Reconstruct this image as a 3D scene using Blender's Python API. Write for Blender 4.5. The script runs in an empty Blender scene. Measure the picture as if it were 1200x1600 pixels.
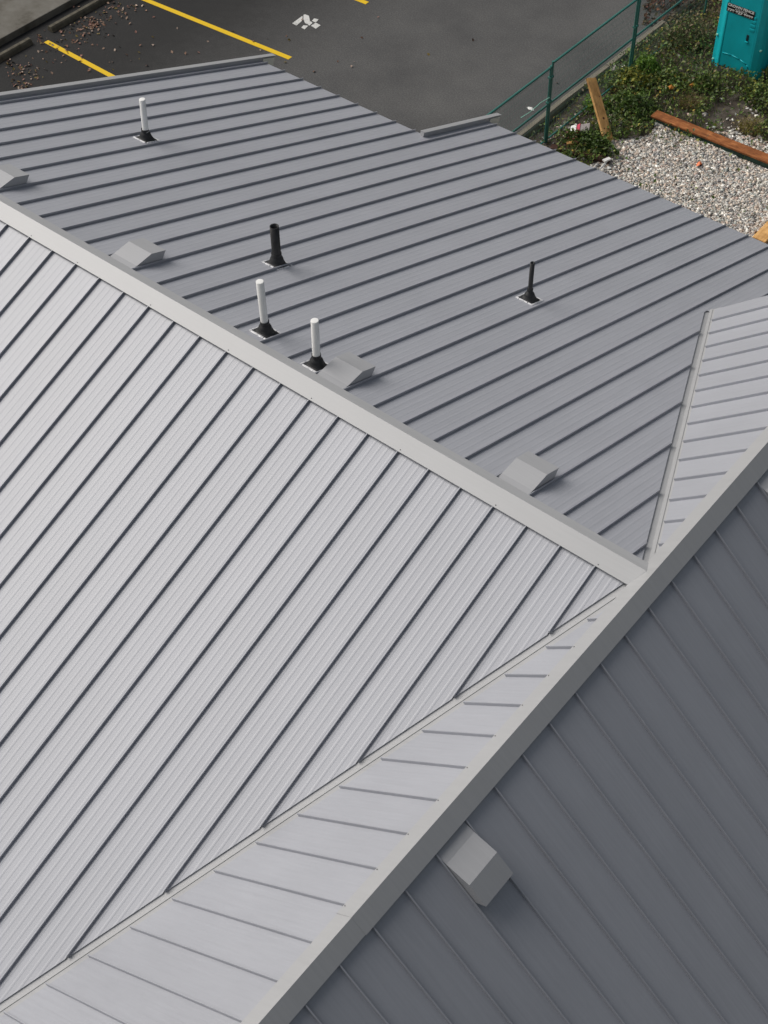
import bpy, bmesh, math, random
import numpy as np
from mathutils import Matrix, Vector
rng = np.random.default_rng(7); random.seed(7)
sc = bpy.context.scene
col = sc.collection

# ------------------------------------------------------------------ camera
H0 = 6.0                                       # ridge height above the parking lot
CAM_R = np.array([[0.7751001, 0.63170725, -0.01287581], [0.47090734, -0.59114676, -0.65482195], [-0.42126727, 0.50148924, -0.75567349]])
CAM_C = np.array([3.40813, -8.0212, 16.61812])
F_PX = 2219.5543                               # focal length in pixels of the 1200x1600 photograph
cam = bpy.data.cameras.new('camera'); camo = bpy.data.objects.new('camera', cam); col.objects.link(camo)
cam.sensor_fit = 'VERTICAL'; cam.sensor_height = 24.0; cam.lens = 24.0 * F_PX / 1600.0
cam.clip_start = 0.1; cam.clip_end = 1000.0
M4 = Matrix.Identity(4)
for i in range(3):
    M4[i][0] = CAM_R[0][i]; M4[i][1] = -CAM_R[1][i]; M4[i][2] = -CAM_R[2][i]; M4[i][3] = CAM_C[i]
camo.matrix_world = M4
sc.camera = camo
sc.render.resolution_x = 768; sc.render.resolution_y = 1024

def px(u, v, n, k):                            # photo pixel -> point on the plane n.x = k
    q = np.array([(u-600)/F_PX, (v-800)/F_PX, 1.0]); r = CAM_R.T @ q
    n = np.array(n, float); return CAM_C + (k - n @ CAM_C)/(n @ r)*r
def gnd(u, v, z=0.0): return px(u, v, (0, 0, 1), z)

# ------------------------------------------------------------------ sky, sun, exposure
SUN_DIR = Vector((-0.64, -0.17, 0.71)).normalized()   # towards the sun
world = bpy.data.worlds.new('World'); sc.world = world; world.use_nodes = True
wn = world.node_tree.nodes; wl = world.node_tree.links
bg = wn['Background']; sky = wn.new('ShaderNodeTexSky'); sky.sky_type = 'NISHITA'; sky.sun_disc = False
sky.sun_elevation = math.asin(SUN_DIR.z); sky.sun_rotation = math.atan2(SUN_DIR.x, SUN_DIR.y)
sky.air_density = 1.6; sky.dust_density = 5.5; sky.ozone_density = 1.0
hs = wn.new('ShaderNodeHueSaturation'); hs.inputs['Saturation'].default_value = 0.5
wl.new(sky.outputs[0], hs.inputs['Color']); wl.new(hs.outputs[0], bg.inputs[0]); bg.inputs[1].default_value = 0.065
sl = bpy.data.lights.new('sun', 'SUN'); sl.energy = 2.4; sl.angle = math.radians(42); sl.color = (1.0, 0.965, 0.92)
so = bpy.data.objects.new('sun', sl); col.objects.link(so)
so.rotation_euler = (-SUN_DIR).to_track_quat('-Z', 'Y').to_euler(); so.location = (-12, -8, 20)
vs = sc.view_settings; vs.view_transform = 'Standard'; vs.look = 'None'; vs.exposure = 0.0; vs.gamma = 1.0
vs.use_curve_mapping = False

# ------------------------------------------------------------------ materials
def mat(name, base=(0.5, 0.5, 0.5), rough=0.5, metal=0.0, spec=0.5):
    m = bpy.data.materials.new(name); m.use_nodes = True
    b = m.node_tree.nodes['Principled BSDF']
    b.inputs['Base Color'].default_value = (*base, 1); b.inputs['Roughness'].default_value = rough
    b.inputs['Metallic'].default_value = metal; b.inputs['Specular IOR Level'].default_value = spec
    return m, m.node_tree.nodes, m.node_tree.links, b
def ramp(n, stops):
    r = n.new('ShaderNodeValToRGB'); e = r.color_ramp.elements
    while len(e) < len(stops): e.new(0.5)
    for el, (p, c) in zip(e, stops): el.position = p; el.color = (*c, 1)
    return r
def noise(n, l, vec, scale, detail=4, rough=0.55):
    t = n.new('ShaderNodeTexNoise'); t.inputs['Scale'].default_value = scale
    t.inputs['Detail'].default_value = detail; t.inputs['Roughness'].default_value = rough
    l.new(vec, t.inputs['Vector']); return t.outputs['Fac']
def coords(n, l, scale=(1, 1, 1), src='Object', rot=(0, 0, 0)):
    tc = n.new('ShaderNodeTexCoord'); mp = n.new('ShaderNodeMapping')
    mp.inputs['Scale'].default_value = scale; mp.inputs['Rotation'].default_value = rot
    l.new(tc.outputs[src], mp.inputs['Vector']); return mp.outputs[0]
def math_(n, l, op, a, b):
    m = n.new('ShaderNodeMath'); m.operation = op
    for i, v in enumerate((a, b)):
        if isinstance(v, (int, float)): m.inputs[i].default_value = v
        else: l.new(v, m.inputs[i])
    return m.outputs[0]
def mixc(n, l, fac, a, b, mode='MIX'):
    m = n.new('ShaderNodeMix'); m.data_type = 'RGBA'; m.blend_type = mode
    for k, v in ((0, fac), (6, a), (7, b)):
        if isinstance(v, (int, float)): m.inputs[k].default_value = v
        elif isinstance(v, tuple): m.inputs[k].default_value = (*v, 1)
        else: l.new(v, m.inputs[k])
    return m.outputs[2]
def bump(n, l, b, h, strength, dist):
    bp = n.new('ShaderNodeBump'); bp.inputs['Strength'].default_value = strength; bp.inputs['Distance'].default_value = dist
    l.new(h, bp.inputs['Height']); l.new(bp.outputs[0], b.inputs['Normal']); return bp

COAT = 0.3
def roof_metal(name, along, base, rough=0.46, streak=0.06, rnd=0.05):
    m, n, l, b = mat(name, base, rough, 0.03, 0.5)
    b.inputs['Coat Weight'].default_value = COAT; b.inputs['Coat Roughness'].default_value = 0.36
    st = (1.2, 26, 1.2) if along == 'x' else (26, 1.2, 1.2)       # fine streaks that run down the slope
    v = coords(n, l, st); s1 = noise(n, l, v, 1.6, 2, 0.5)
    v2 = coords(n, l, (0.9, 0.9, 0.9)); s2 = noise(n, l, v2, 1.1, 5)
    oi = n.new('ShaderNodeObjectInfo')
    f = math_(n, l, 'MULTIPLY', math_(n, l, 'SUBTRACT', s1, 0.5), streak*2.6)
    f = math_(n, l, 'ADD', f, math_(n, l, 'MULTIPLY', math_(n, l, 'SUBTRACT', s2, 0.5), streak*2.2))
    f = math_(n, l, 'ADD', f, math_(n, l, 'MULTIPLY', math_(n, l, 'SUBTRACT', oi.outputs['Random'], 0.5), rnd))
    f = math_(n, l, 'ADD', f, 1.0)
    mx = n.new('ShaderNodeVectorMath'); mx.operation = 'SCALE'; mx.inputs[0].default_value = base; l.new(f, mx.inputs['Scale'])
    l.new(mx.outputs[0], b.inputs['Base Color'])
    rr = math_(n, l, 'ADD', math_(n, l, 'MULTIPLY', s1, 0.12), rough-0.06)
    l.new(math_(n, l, 'ADD', rr, math_(n, l, 'MULTIPLY', s2, 0.06)), b.inputs['Roughness'])
    v3 = coords(n, l, (0.8, 2.2, 1) if along == 'x' else (2.2, 0.8, 1))
    w = noise(n, l, v3, 1.5, 2, 0.4)                             # gentle oil-canning of the thin sheet
    bump(n, l, b, w, 0.22, 0.02)
    return m
BASE = (0.36, 0.371, 0.408)
M = {}
M['metal_y'] = roof_metal('roof_sheet_y', 'y', BASE)             # slopes that fall along y
M['metal_x'] = roof_metal('roof_sheet_x', 'x', BASE)
M['trim'] = roof_metal('trim_sheet', 'x', (0.385, 0.39, 0.40), 0.46, 0.05, 0.03)
M['hood'] = roof_metal('hood_sheet', 'x', (0.385, 0.39, 0.405), 0.46, 0.05, 0.03)
M['deck'] = mat('roof_deck_felt', (0.03, 0.03, 0.032), 0.9)[0]
M['cream'] = mat('cream_board', (0.85, 0.84, 0.74), 0.6)[0]
M['wall'] = mat('wall_siding', (0.42, 0.41, 0.39), 0.7)[0]
M['screw'] = mat('screw_zinc', (0.12, 0.12, 0.125), 0.5)[0]
m, n, l, b = mat('white_pvc', (0.78, 0.78, 0.76), 0.38)
f = noise(n, l, coords(n, l, (6, 6, 1.5)), 3.0, 5); r = ramp(n, [(0.3, (0.87, 0.87, 0.86)), (0.62, (0.83, 0.83, 0.81)), (0.8, (0.70, 0.69, 0.65))]); l.new(f, r.inputs[0]); l.new(r.outputs[0], b.inputs['Base Color']); M['pvc'] = m
m, n, l, b = mat('black_abs', (0.012, 0.012, 0.013), 0.42)
f = noise(n, l, coords(n, l, (8, 8, 2)), 5.0, 5); r = ramp(n, [(0.35, (0.010, 0.010, 0.011)), (0.8, (0.030, 0.030, 0.031))]); l.new(f, r.inputs[0]); l.new(r.outputs[0], b.inputs['Base Color']); M['abs'] = m
M['rubber'] = mat('black_rubber', (0.014, 0.015, 0.017), 0.55)[0]
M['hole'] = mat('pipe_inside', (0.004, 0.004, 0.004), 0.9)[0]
m, n, l, b = mat('sealant', (0.72, 0.72, 0.74), 0.45)
f = noise(n, l, coords(n, l), 40.0, 3); r = ramp(n, [(0.3, (0.42, 0.43, 0.45)), (0.6, (0.78, 0.78, 0.80))]); l.new(f, r.inputs[0]); l.new(r.outputs[0], b.inputs['Base Color']); M['seal'] = m
M['flange'] = mat('flange_alloy', (0.13, 0.135, 0.14), 0.5)[0]

# asphalt with grit, worn patches and a ragged darkening towards the wheel stops
m, n, l, b = mat('asphalt', (0.07, 0.07, 0.072), 0.85, 0, 0.3)
v = coords(n, l)
g1 = noise(n, l, v, 32, 8, 0.8); g2 = noise(n, l, v, 0.55, 6, 0.6); g3 = noise(n, l, v, 5, 5, 0.6)
r1 = ramp(n, [(0.30, (0.046, 0.046, 0.048)), (0.52, (0.098, 0.098, 0.098)), (0.75, (0.175, 0.174, 0.170))]); l.new(g1, r1.inputs[0])
r2 = ramp(n, [(0.3, (0.72, 0.72, 0.73)), (0.7, (1.16, 1.15, 1.13))]); l.new(g2, r2.inputs[0])
c1 = mixc(n, l, 1.0, r1.outputs[0], r2.outputs[0], 'MULTIPLY')
sx = n.new('ShaderNodeSeparateXYZ'); l.new(v, sx.inputs[0])
dx = math_(n, l, 'ADD', math_(n, l, 'MULTIPLY', sx.outputs[0], -1.0), math_(n, l, 'MULTIPLY', math_(n, l, 'ADD', g2, math_(n, l, 'MULTIPLY', g3, 0.4)), 3.2))
rm = n.new('ShaderNodeMapRange'); rm.interpolation_type = 'SMOOTHSTEP'; l.new(dx, rm.inputs[0]); rm.inputs[1].default_value = 16.6; rm.inputs[2].default_value = 21.0
c2 = mixc(n, l, math_(n, l, 'MULTIPLY', rm.outputs[0], 0.85), c1, (0.012, 0.012, 0.012))
l.new(c2, b.inputs['Base Color']); bump(n, l, b, g1, 0.5, 0.01); M['asphalt'] = m

def paint(name, c, worn=0.62, hole=(0.06, 0.06, 0.06)):
    m, n, l, b = mat(name, c, 0.6, 0, 0.3)
    v = coords(n, l); f = noise(n, l, v, 26, 5, 0.7); f2 = noise(n, l, v, 3.0, 4)
    s = math_(n, l, 'ADD', math_(n, l, 'MULTIPLY', f, 0.7), math_(n, l, 'MULTIPLY', f2, 0.3))
    r = ramp(n, [(0.0, c), (worn-0.07, tuple(0.92*x for x in c)), (worn, tuple(0.5*x+0.5*h for x, h in zip(c, hole))), (worn+0.06, hole)])
    l.new(s, r.inputs[0]); l.new(r.outputs[0], b.inputs['Base Color']); return m
M['yellow'] = paint('yellow_paint', (0.80, 0.52, 0.012), 0.68)
M['white_paint'] = paint('white_paint', (0.66, 0.66, 0.64), 0.60)
def rocky(name, stops, scale=8, rough=0.85, bs=0.4, bd=0.02, sc3=(1, 1, 1)):
    m, n, l, b = mat(name, (0.3, 0.3, 0.3), rough, 0, 0.3)
    f = noise(n, l, coords(n, l, sc3), scale, 7, 0.62); r = ramp(n, stops); l.new(f, r.inputs[0])
    l.new(r.outputs[0], b.inputs['Base Color']); bump(n, l, b, f, bs, bd); return m
M['concrete'] = rocky('sidewalk_concrete', [(0.28, (0.065, 0.058, 0.044)), (0.45, (0.13, 0.122, 0.105)), (0.7, (0.185, 0.178, 0.16))], 1.7)
M['stop'] = rocky('wheel_stop_concrete', [(0.3, (0.055, 0.048, 0.036)), (0.7, (0.135, 0.122, 0.092))], 7)
M['kerb'] = rocky('weathered_timber', [(0.3, (0.15, 0.13, 0.10)), (0.5, (0.22, 0.20, 0.16)), (0.75, (0.29, 0.265, 0.215))], 5, 0.85, 0.4, 0.01, (6, 0.5, 6))
M['dirt'] = rocky('dirt', [(0.25, (0.030, 0.024, 0.018)), (0.5, (0.075, 0.062, 0.05)), (0.72, (0.15, 0.135, 0.115))], 3.2, 0.95, 0.7, 0.06)
M['ground'] = rocky('ground_soil', [(0.3, (0.045, 0.045, 0.03)), (0.7, (0.11, 0.105, 0.075))], 0.8, 0.95)
def wood(name, a, c, k, sc3):
    m, n, l, b = mat(name, a, 0.7, 0, 0.3)
    f = noise(n, l, coords(n, l, sc3), 2.2, 6, 0.65); r = ramp(n, [(0.3, a), (0.55, c), (0.78, k)]); l.new(f, r.inputs[0])
    f2 = noise(n, l, coords(n, l, (1.3, 1.3, 1.3)), 5.0, 5); r2 = ramp(n, [(0.3, (0.62, 0.58, 0.55)), (0.7, (1.15, 1.15, 1.15))]); l.new(f2, r2.inputs[0])
    l.new(mixc(n, l, 1.0, r.outputs[0], r2.outputs[0], 'MULTIPLY'), b.inputs['Base Color']); bump(n, l, b, f, 0.3, 0.004); return m
M['pine'] = wood('pale_pine', (0.52, 0.27, 0.085), (0.74, 0.43, 0.165), (0.80, 0.52, 0.24), (1.0, 14, 14))
M['knot'] = mat('wood_knot', (0.13, 0.045, 0.018), 0.7)[0]
M['cedar'] = wood('wet_cedar', (0.17, 0.055, 0.018), (0.37, 0.135, 0.043), (0.52, 0.24, 0.10), (2.0, 12, 12))
M['mossy'] = wood('green_stained_side', (0.012, 0.030, 0.024), (0.022, 0.055, 0.042), (0.06, 0.08, 0.06), (2.0, 8, 8))
M['brown_board'] = wood('brown_board', (0.045, 0.022, 0.016), (0.085, 0.04, 0.03), (0.11, 0.06, 0.045), (1.0, 9, 9))
M['fence_green'] = mat('green_fence_paint', (0.04, 0.17, 0.145), 0.35)[0]
M['wire'] = mat('green_fence_wire', (0.10, 0.17, 0.15), 0.5)[0]
M['clamp'] = mat('light_green_tie', (0.30, 0.62, 0.50), 0.5)[0]
def plastic(name, c):
    m, n, l, b = mat(name, c, 0.42, 0, 0.45)
    f = noise(n, l, coords(n, l, (1, 1, 0.6)), 3.2, 6, 0.6)
    r = ramp(n, [(0.3, tuple(0.88*x for x in c)), (0.7, tuple(1.08*x for x in c))]); l.new(f, r.inputs[0]); l.new(r.outputs[0], b.inputs['Base Color'])
    bump(n, l, b, f, 0.12, 0.02); return m
M['teal'] = plastic('teal_plastic', (0.008, 0.50, 0.57))
M['teal_door'] = plastic('teal_door_plastic', (0.006, 0.45, 0.52))
M['grey_plastic'] = mat('grey_skid_plastic', (0.16, 0.16, 0.165), 0.6)[0]
M['roof_plastic'] = mat('translucent_white_roof', (0.62, 0.64, 0.64), 0.5)[0]
M['sign_black'] = mat('sign_black', (0.010, 0.010, 0.011), 0.5)[0]
M['sign_white'] = mat('sign_white', (0.78, 0.78, 0.76), 0.5)[0]
M['dark'] = mat('dark_recess', (0.004, 0.03, 0.04), 0.6)[0]
M['paper'] = mat('white_litter', (0.78, 0.78, 0.76), 0.6)[0]
M['red'] = mat('red_print', (0.55, 0.03, 0.08), 0.5)[0]
M['greypack'] = mat('grey_packaging', (0.30, 0.27, 0.265), 0.6)[0]
M['orange'] = mat('orange_plastic', (0.80, 0.20, 0.065), 0.5)[0]
def attr_mat(name, rough=0.7, spec=0.3, trans=0.0):
    m, n, l, b = mat(name, (0.1, 0.1, 0.1), rough, 0, spec)
    a = n.new('ShaderNodeAttribute'); a.attribute_name = 'tint'; l.new(a.outputs['Color'], b.inputs['Base Color'])
    if trans:
        t = n.new('ShaderNodeBsdfTranslucent'); l.new(a.outputs['Color'], t.inputs[0]); mx = n.new('ShaderNodeMixShader'); mx.inputs[0].default_value = trans
        l.new(b.outputs[0], mx.inputs[1]); l.new(t.outputs[0], mx.inputs[2]); l.new(mx.outputs[0], n['Material Output'].inputs[0])
    return m
M['leaf'] = attr_mat('leaf', 0.5, 0.35, 0.25); M['stone'] = attr_mat('stone', 0.8, 0.3); M['litter_leaf'] = attr_mat('fallen_leaf', 0.7, 0.2)

# ------------------------------------------------------------------ mesh helpers
class MB:
    def __init__(s): s.v = []; s.f = []
    def add(s, vs, fs):
        k = len(s.v); s.v += [tuple(map(float, p)) for p in vs]; s.f += [tuple(k+i for i in f) for f in fs]; return s
    def poly(s, pts): return s.add(pts, [tuple(range(len(pts)))])
    def box(s, a, b_):
        (x0, y0, z0), (x1, y1, z1) = a, b_
        return s.add([(x0,y0,z0),(x1,y0,z0),(x1,y1,z0),(x0,y1,z0),(x0,y0,z1),(x1,y0,z1),(x1,y1,z1),(x0,y1,z1)],
                     [(0,3,2,1),(4,5,6,7),(0,1,5,4),(1,2,6,5),(2,3,7,6),(3,0,4,7)])
    def prism(s, ring0, ring1):                # two matching rings -> closed solid
        k = len(ring0); n_ = list(ring0)+list(ring1)
        return s.add(n_, [tuple(range(k-1, -1, -1)), tuple(range(k, 2*k))]+[(i, (i+1) % k, k+(i+1) % k, k+i) for i in range(k)])
    def tube(s, a, b_, r0, r1=None, seg=8, cap=True):
        a = np.array(a, float); b_ = np.array(b_, float); r1 = r0 if r1 is None else r1
        d = (b_-a)/np.linalg.norm(b_-a); u = np.cross(d, (0, 0, 1) if abs(d[2]) < 0.9 else (1, 0, 0)); u /= np.linalg.norm(u); w = np.cross(d, u)
        R0 = [a+r0*(math.cos(t)*u+math.sin(t)*w) for t in np.linspace(0, 2*math.pi, seg, endpoint=False)]
        R1 = [b_+r1*(math.cos(t)*u+math.sin(t)*w) for t in np.linspace(0, 2*math.pi, seg, endpoint=False)]
        fs = [(i, (i+1) % seg, seg+(i+1) % seg, seg+i) for i in range(seg)]
        if cap: fs += [tuple(range(seg-1, -1, -1)), tuple(range(seg, 2*seg))]
        return s.add(R0+R1, fs)
    def lathe(s, rings, seg=20):               # rings: list of (centre, radius), upright
        k = len(s.v); 
        for c, r in rings:
            for t in np.linspace(0, 2*math.pi, seg, endpoint=False): s.v.append((c[0]+r*math.cos(t), c[1]+r*math.sin(t), c[2]))
        for j in range(len(rings)-1):
            for i in range(seg): s.f.append((k+j*seg+i, k+j*seg+(i+1) % seg, k+(j+1)*seg+(i+1) % seg, k+(j+1)*seg+i))
        return s
    def build(s, name, material, parent=None, origin=None, smooth=False, bevel=0.0):
        o0 = np.array(parent['_o'] if (parent is not None and origin is None) else (origin if origin is not None else (0, 0, 0)), float)
        me = bpy.data.meshes.new(name); me.from_pydata([tuple(np.array(p)-o0) for p in s.v], [], s.f); me.update()
        bmm = bmesh.new(); bmm.from_mesh(me); bmesh.ops.recalc_face_normals(bmm, faces=bmm.faces)
        if bevel: bmesh.ops.bevel(bmm, geom=bmm.edges[:], offset=bevel, segments=2, affect='EDGES', profile=0.6)
        bmm.to_mesh(me); bmm.free()
        if smooth:
            for p in me.polygons: p.use_smooth = True
        me.materials.append(M[material]); o = bpy.data.objects.new(name, me); col.objects.link(o)
        o['_o'] = tuple(o0)
        if parent is not None: o.parent = parent
        else: o.location = o0
        return o
def tag(o, label=None, cat=None, group=None, kind=None):
    for k, v in (('label', label), ('category', cat), ('group', group), ('kind', kind)):
        if v: o[k] = v
    return o
def thing(name, loc, label, cat, group=None):
    o = bpy.data.objects.new(name, None); col.objects.link(o); o.location = loc; o.empty_display_size = 0.2
    o['_o'] = tuple(map(float, loc)); return tag(o, label, cat, group)

# ------------------------------------------------------------------ the setting: ground, parking lot, sidewalk, yard
def sheet(name, x0, x1, y0, y1, z, material, nx=1, ny=1, hf=None):
    mb = MB(); xs = np.linspace(x0, x1, nx+1); ys = np.linspace(y0, y1, ny+1)
    for y in ys:
        for x in xs: mb.v.append((x, y, z+(hf(x, y) if hf else 0)))
    for j in range(ny):
        for i in range(nx): a = j*(nx+1)+i; mb.f.append((a, a+1, a+nx+2, a+nx+1))
    return mb.build(name, material, smooth=hf is not None)
tag(sheet('ground', -250, 250, -250, 250, -0.34, 'ground'), 'bare soil all around the building', kind='structure')
lot = MB().box((-20.9, -40, -0.3), (-10.05, 70, 0.0)).build('parking_lot', 'asphalt')
tag(lot, 'dark asphalt parking lot behind the grey roof', kind='structure')
tag(MB().box((-28, -40, -0.3), (-20.86, 70, 0.16)).build('sidewalk', 'concrete', bevel=0.02), 'stained concrete sidewalk along the parking lot', kind='structure')
def hump(x, y):
    h = 0.05*math.sin(1.7*x+0.6)*math.sin(1.3*y)+0.03*math.sin(4.1*x+1)*math.cos(3.3*y)
    t = min(max((y-14.9)/2.2, 0), 1); h += 0.10*t*t*(3-2*t)*min(max((x+9.6)/1.0, 0), 1)
    g = min(max((x+8.7)/0.6, 0), 1)*min(max((14.7-y)/0.5, 0), 1); return h*(1-0.75*g)
YZ = -0.10
yard = tag(sheet('yard', -9.98, 12, 8.9, 40, YZ, 'dirt', 110, 155, hump), 'dirt yard between the kerb timber and the roof', kind='structure')
def yz(x, y): return YZ+hump(x, y)
# painted lines, at most a few millimetres proud
def line(x0, y0, x1, y1, w, name='painted_line'):
    d = np.array((x1-x0, y1-y0)); d = d/np.hypot(*d); nn = np.array((-d[1], d[0]))*w/2
    return MB().prism([(x0+nn[0], y0+nn[1], 0.001), (x0-nn[0], y0-nn[1], 0.001), (x1-nn[0], y1-nn[1], 0.001), (x1+nn[0], y1+nn[1], 0.001)],
                      [(x0+nn[0], y0+nn[1], 0.005), (x0-nn[0], y0-nn[1], 0.005), (x1-nn[0], y1-nn[1], 0.005), (x1+nn[0], y1+nn[1], 0.005)]).build(name, 'yellow', lot)
line(-20.22, 8.95, -15.6, 8.80, 0.12); line(-20.25, 11.50, -15.56, 11.73, 0.125); line(-20.3, 14.35, -15.70, 14.49, 0.125)
sym = MB()
for q in ([(340,220),(435,150),(440,190),(380,240)], [(445,140),(460,136),(497,150),(506,202),(482,228),(462,218),(445,190)],
          [(425,260),(445,238),(490,243),(456,276)], [(482,224),(512,200),(530,216),(500,242)], [(524,196),(545,174),(585,181),(578,196),(556,212)],
          [(514,242),(560,214),(606,238),(560,271)]):
    a = [gnd(400+u/6, v/6, 0.0) for u, v in q]; sym.prism([(p[0], p[1], 0.001) for p in a], [(p[0], p[1], 0.005) for p in a])
tag(sym.build('parking_symbol', 'white_paint', lot), 'worn white stencil symbol painted in the parking stall')
# wheel stops
def wheel_stop(y0, y1, label):
    mb = MB(); prof = [(-20.54, 0), (-20.35, 0), (-20.375, 0.09), (-20.405, 0.125), (-20.485, 0.125), (-20.515, 0.09)]
    o = mb.prism([(x, y0, z) for x, z in prof], [(x, y1, z) for x, z in prof]).build('wheel_stop', 'stop', origin=(-20.45, (y0+y1)/2, 0), bevel=0.008)
    tag(o, label, 'wheel stop', 'wheel stops along the sidewalk')
wheel_stop(6.9, 8.70, 'concrete wheel stop cut off by the left edge of the photo')
wheel_stop(9.28, 11.1, 'concrete wheel stop above the short yellow line, with leaves before it')
# timber kerb between the lot and the yard, in two lengths
def kerb(y0, y1, label):
    mb = MB(); prof = [(-10.115, -0.2), (-9.985, -0.2), (-9.975, 0.01), (-9.995, 0.04), (-10.09, 0.045), (-10.11, 0.02)]
    k = 9; rings = []
    for i in range(k):
        y = y0+(y1-y0)*i/(k-1); dx = 0.012*math.sin(2.1*y); dz = 0.006*math.sin(3.7*y+1)
        rings.append([(x+dx, y, z+dz) for x, z in prof])
    for a, b_ in zip(rings, rings[1:]):
        mb.add(a+b_, [(i, (i+1) % 6, 6+(i+1) % 6, 6+i) for i in range(6)])
    mb.add(rings[0], [(0, 1, 2, 3, 4, 5)]); mb.add(rings[-1], [(0, 1, 2, 3, 4, 5)])
    tag(mb.build('kerb_timber', 'kerb', origin=(-10.05, (y0+y1)/2, 0)), label, 'kerb', 'timbers edging the parking lot')
kerb(9.5, 15.6, 'weathered kerb timber beside the fence, nearest the roof'); kerb(15.62, 24.0, 'weathered kerb timber beyond the far fence post, partly overgrown')

# ------------------------------------------------------------------ the building and its roof
S = 0.4064                                     # panel width, 16 inches
pA, pB, pC, pD, zr = 0.381, 0.3663, 0.8798, 0.8914, 0.068
bld = thing('building', (-4.0, 0.0, 0.0), 'building with grey standing seam metal roof of crossing gables', 'building')
E1, E2, EA, RK, RK2 = 7.59, 9.33, 7.59, -12.25, -8.63   # eaves of the far slope, near eave, rakes
class Slope:
    def __init__(s, o, plan, p, uax):          # o: a ridge point, plan: downslope direction in plan
        s.o = np.array(o, float); s.pl = np.array((*plan, 0.0)); s.p = p; s.u = np.array((*uax, 0.0))
        k = math.hypot(1, p); s.n = np.array((plan[0]*p/k, plan[1]*p/k, 1/k))
    def P(s, u, t, h=0.0): return s.o+s.u*u+s.pl*t+np.array((0, 0, -s.p*t))+s.n*h
SA = Slope((0, 0, H0), (0, -1), pA, (1, 0)); SB = Slope((0, 0, H0), (0, 1), pB, (1, 0))
SD = Slope((0, 0, H0+zr), (-1, 0), pD, (0, 1)); SC = Slope((0, 0, H0+zr), (1, 0), pC, (0, 1))
HP = -0.036                                    # pan level below the seam tops
STRI = [(k+0.5)*S/5.0 for k in range(5)]
def profile(u0, u1, sh=0.0012):                # thin pan with six pencil ribs
    pr = [(0.005, 0.0)]
    for c in STRI: pr += [(c-0.017, 0.0), (c-0.006, sh), (c+0.006, sh), (c+0.017, 0.0)]
    pr += [(S-0.005, 0.0)]
    return [(u0+a, h) for a, h in pr if u0+a <= u1]
def pan(slope, prof, strips, mb, lip=0.022):
    for rng_, f0, f1 in strips:
        lo, hi = rng_; us = sorted(set([lo, hi]+[u for u, _ in prof if lo < u < hi])); pu = [u for u, _ in prof]; ph = [h for _, h in prof]
        us = [u for u in us if pu[0]-1e-6 <= u <= pu[-1]+1e-6]
        if not us: continue
        if us[0] > max(lo, pu[0])+1e-6: us = [max(lo, pu[0])]+us
        rows = []
        for u in us:
            h = float(np.interp(u, pu, ph)); t0, t1 = f0(u), f1(u)
            rows.append((u, h, t0, max(t1, t0)))
        for (a, ha, a0, a1), (c, hc, c0, c1) in zip(rows, rows[1:]):
            if a1-a0 < 0.004 and c1-c0 < 0.004: continue
            mb.add([slope.P(a, a0, HP+ha), slope.P(c, c0, HP+hc), slope.P(c, c1, HP+hc), slope.P(a, a1, HP+ha)], [(0, 1, 2, 3)])
            mb.add([slope.P(a, a1, HP+ha), slope.P(c, c1, HP+hc), slope.P(c, c1, HP-lip), slope.P(a, a1, HP-lip)], [(0, 1, 2, 3)])
def seam(slope, u, t0, t1, parent, mname):
    if t1-t0 < 0.03: return
    mb = MB(); w, b0, bh = 0.0065, HP-0.004, 0.0
    prof = [(-w, b0), (-w, bh-0.006), (-w+0.003, bh), (w-0.001, bh), (w+0.0015, bh-0.003), (w+0.0015, bh-0.014), (w-0.002, bh-0.016), (w-0.002, b0)]
    mb.prism([slope.P(u+a, t0, h) for a, h in prof], [slope.P(u+a, t1, h) for a, h in prof])
    mb.build('standing_seam', mname, parent)
def deck(slope, poly, name='roof_slope'):      # poly in (u, t)
    return MB().prism([slope.P(u, t, -0.062) for u, t in poly], [slope.P(u, t, -0.062)-np.array((0, 0, 0.14)) for u, t in poly]).build(name, 'deck', bld)
# valley limits for each slope, as plan distance t from its ridge
vA = lambda x, off=0.0: -(pD*(x+off)+zr)/pA
vB = lambda x, off=0.0: -(pD*(x+off)+zr)/pB
vDl = lambda y, off=0.0: (zr+pA*abs(y))/pD-off
vDu = lambda y, off=0.0: (zr+pB*abs(y))/pD-off
YS, YN = -8.8, 6.205                           # ends of the crossing ridge
TD, TC = 3.32, 3.9
# near slope A
dk = deck(SA, [(RK, 0.0), (-0.08, 0.0), (-(pA*EA+zr)/pD, EA), (RK, EA)])
tag(dk, 'pale near roof slope of long seamed panels')
xA0 = -0.5355
for i in range(-1, 29):
    u1 = xA0-i*S; u0 = u1-S; mb = MB()
    pan(SA, profile(u0, u1), [((u0, u1), lambda u: 0.10, lambda u: min(EA, vA(u, 0.055)))], mb)
    if mb.f and u0 > RK-0.35: mb.build('roof_panel', 'metal_y', dk)
    if u1 > RK+0.03: seam(SA, u1, 0.10, min(EA-0.01, vA(u1, 0.062)), dk, 'metal_y')
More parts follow.
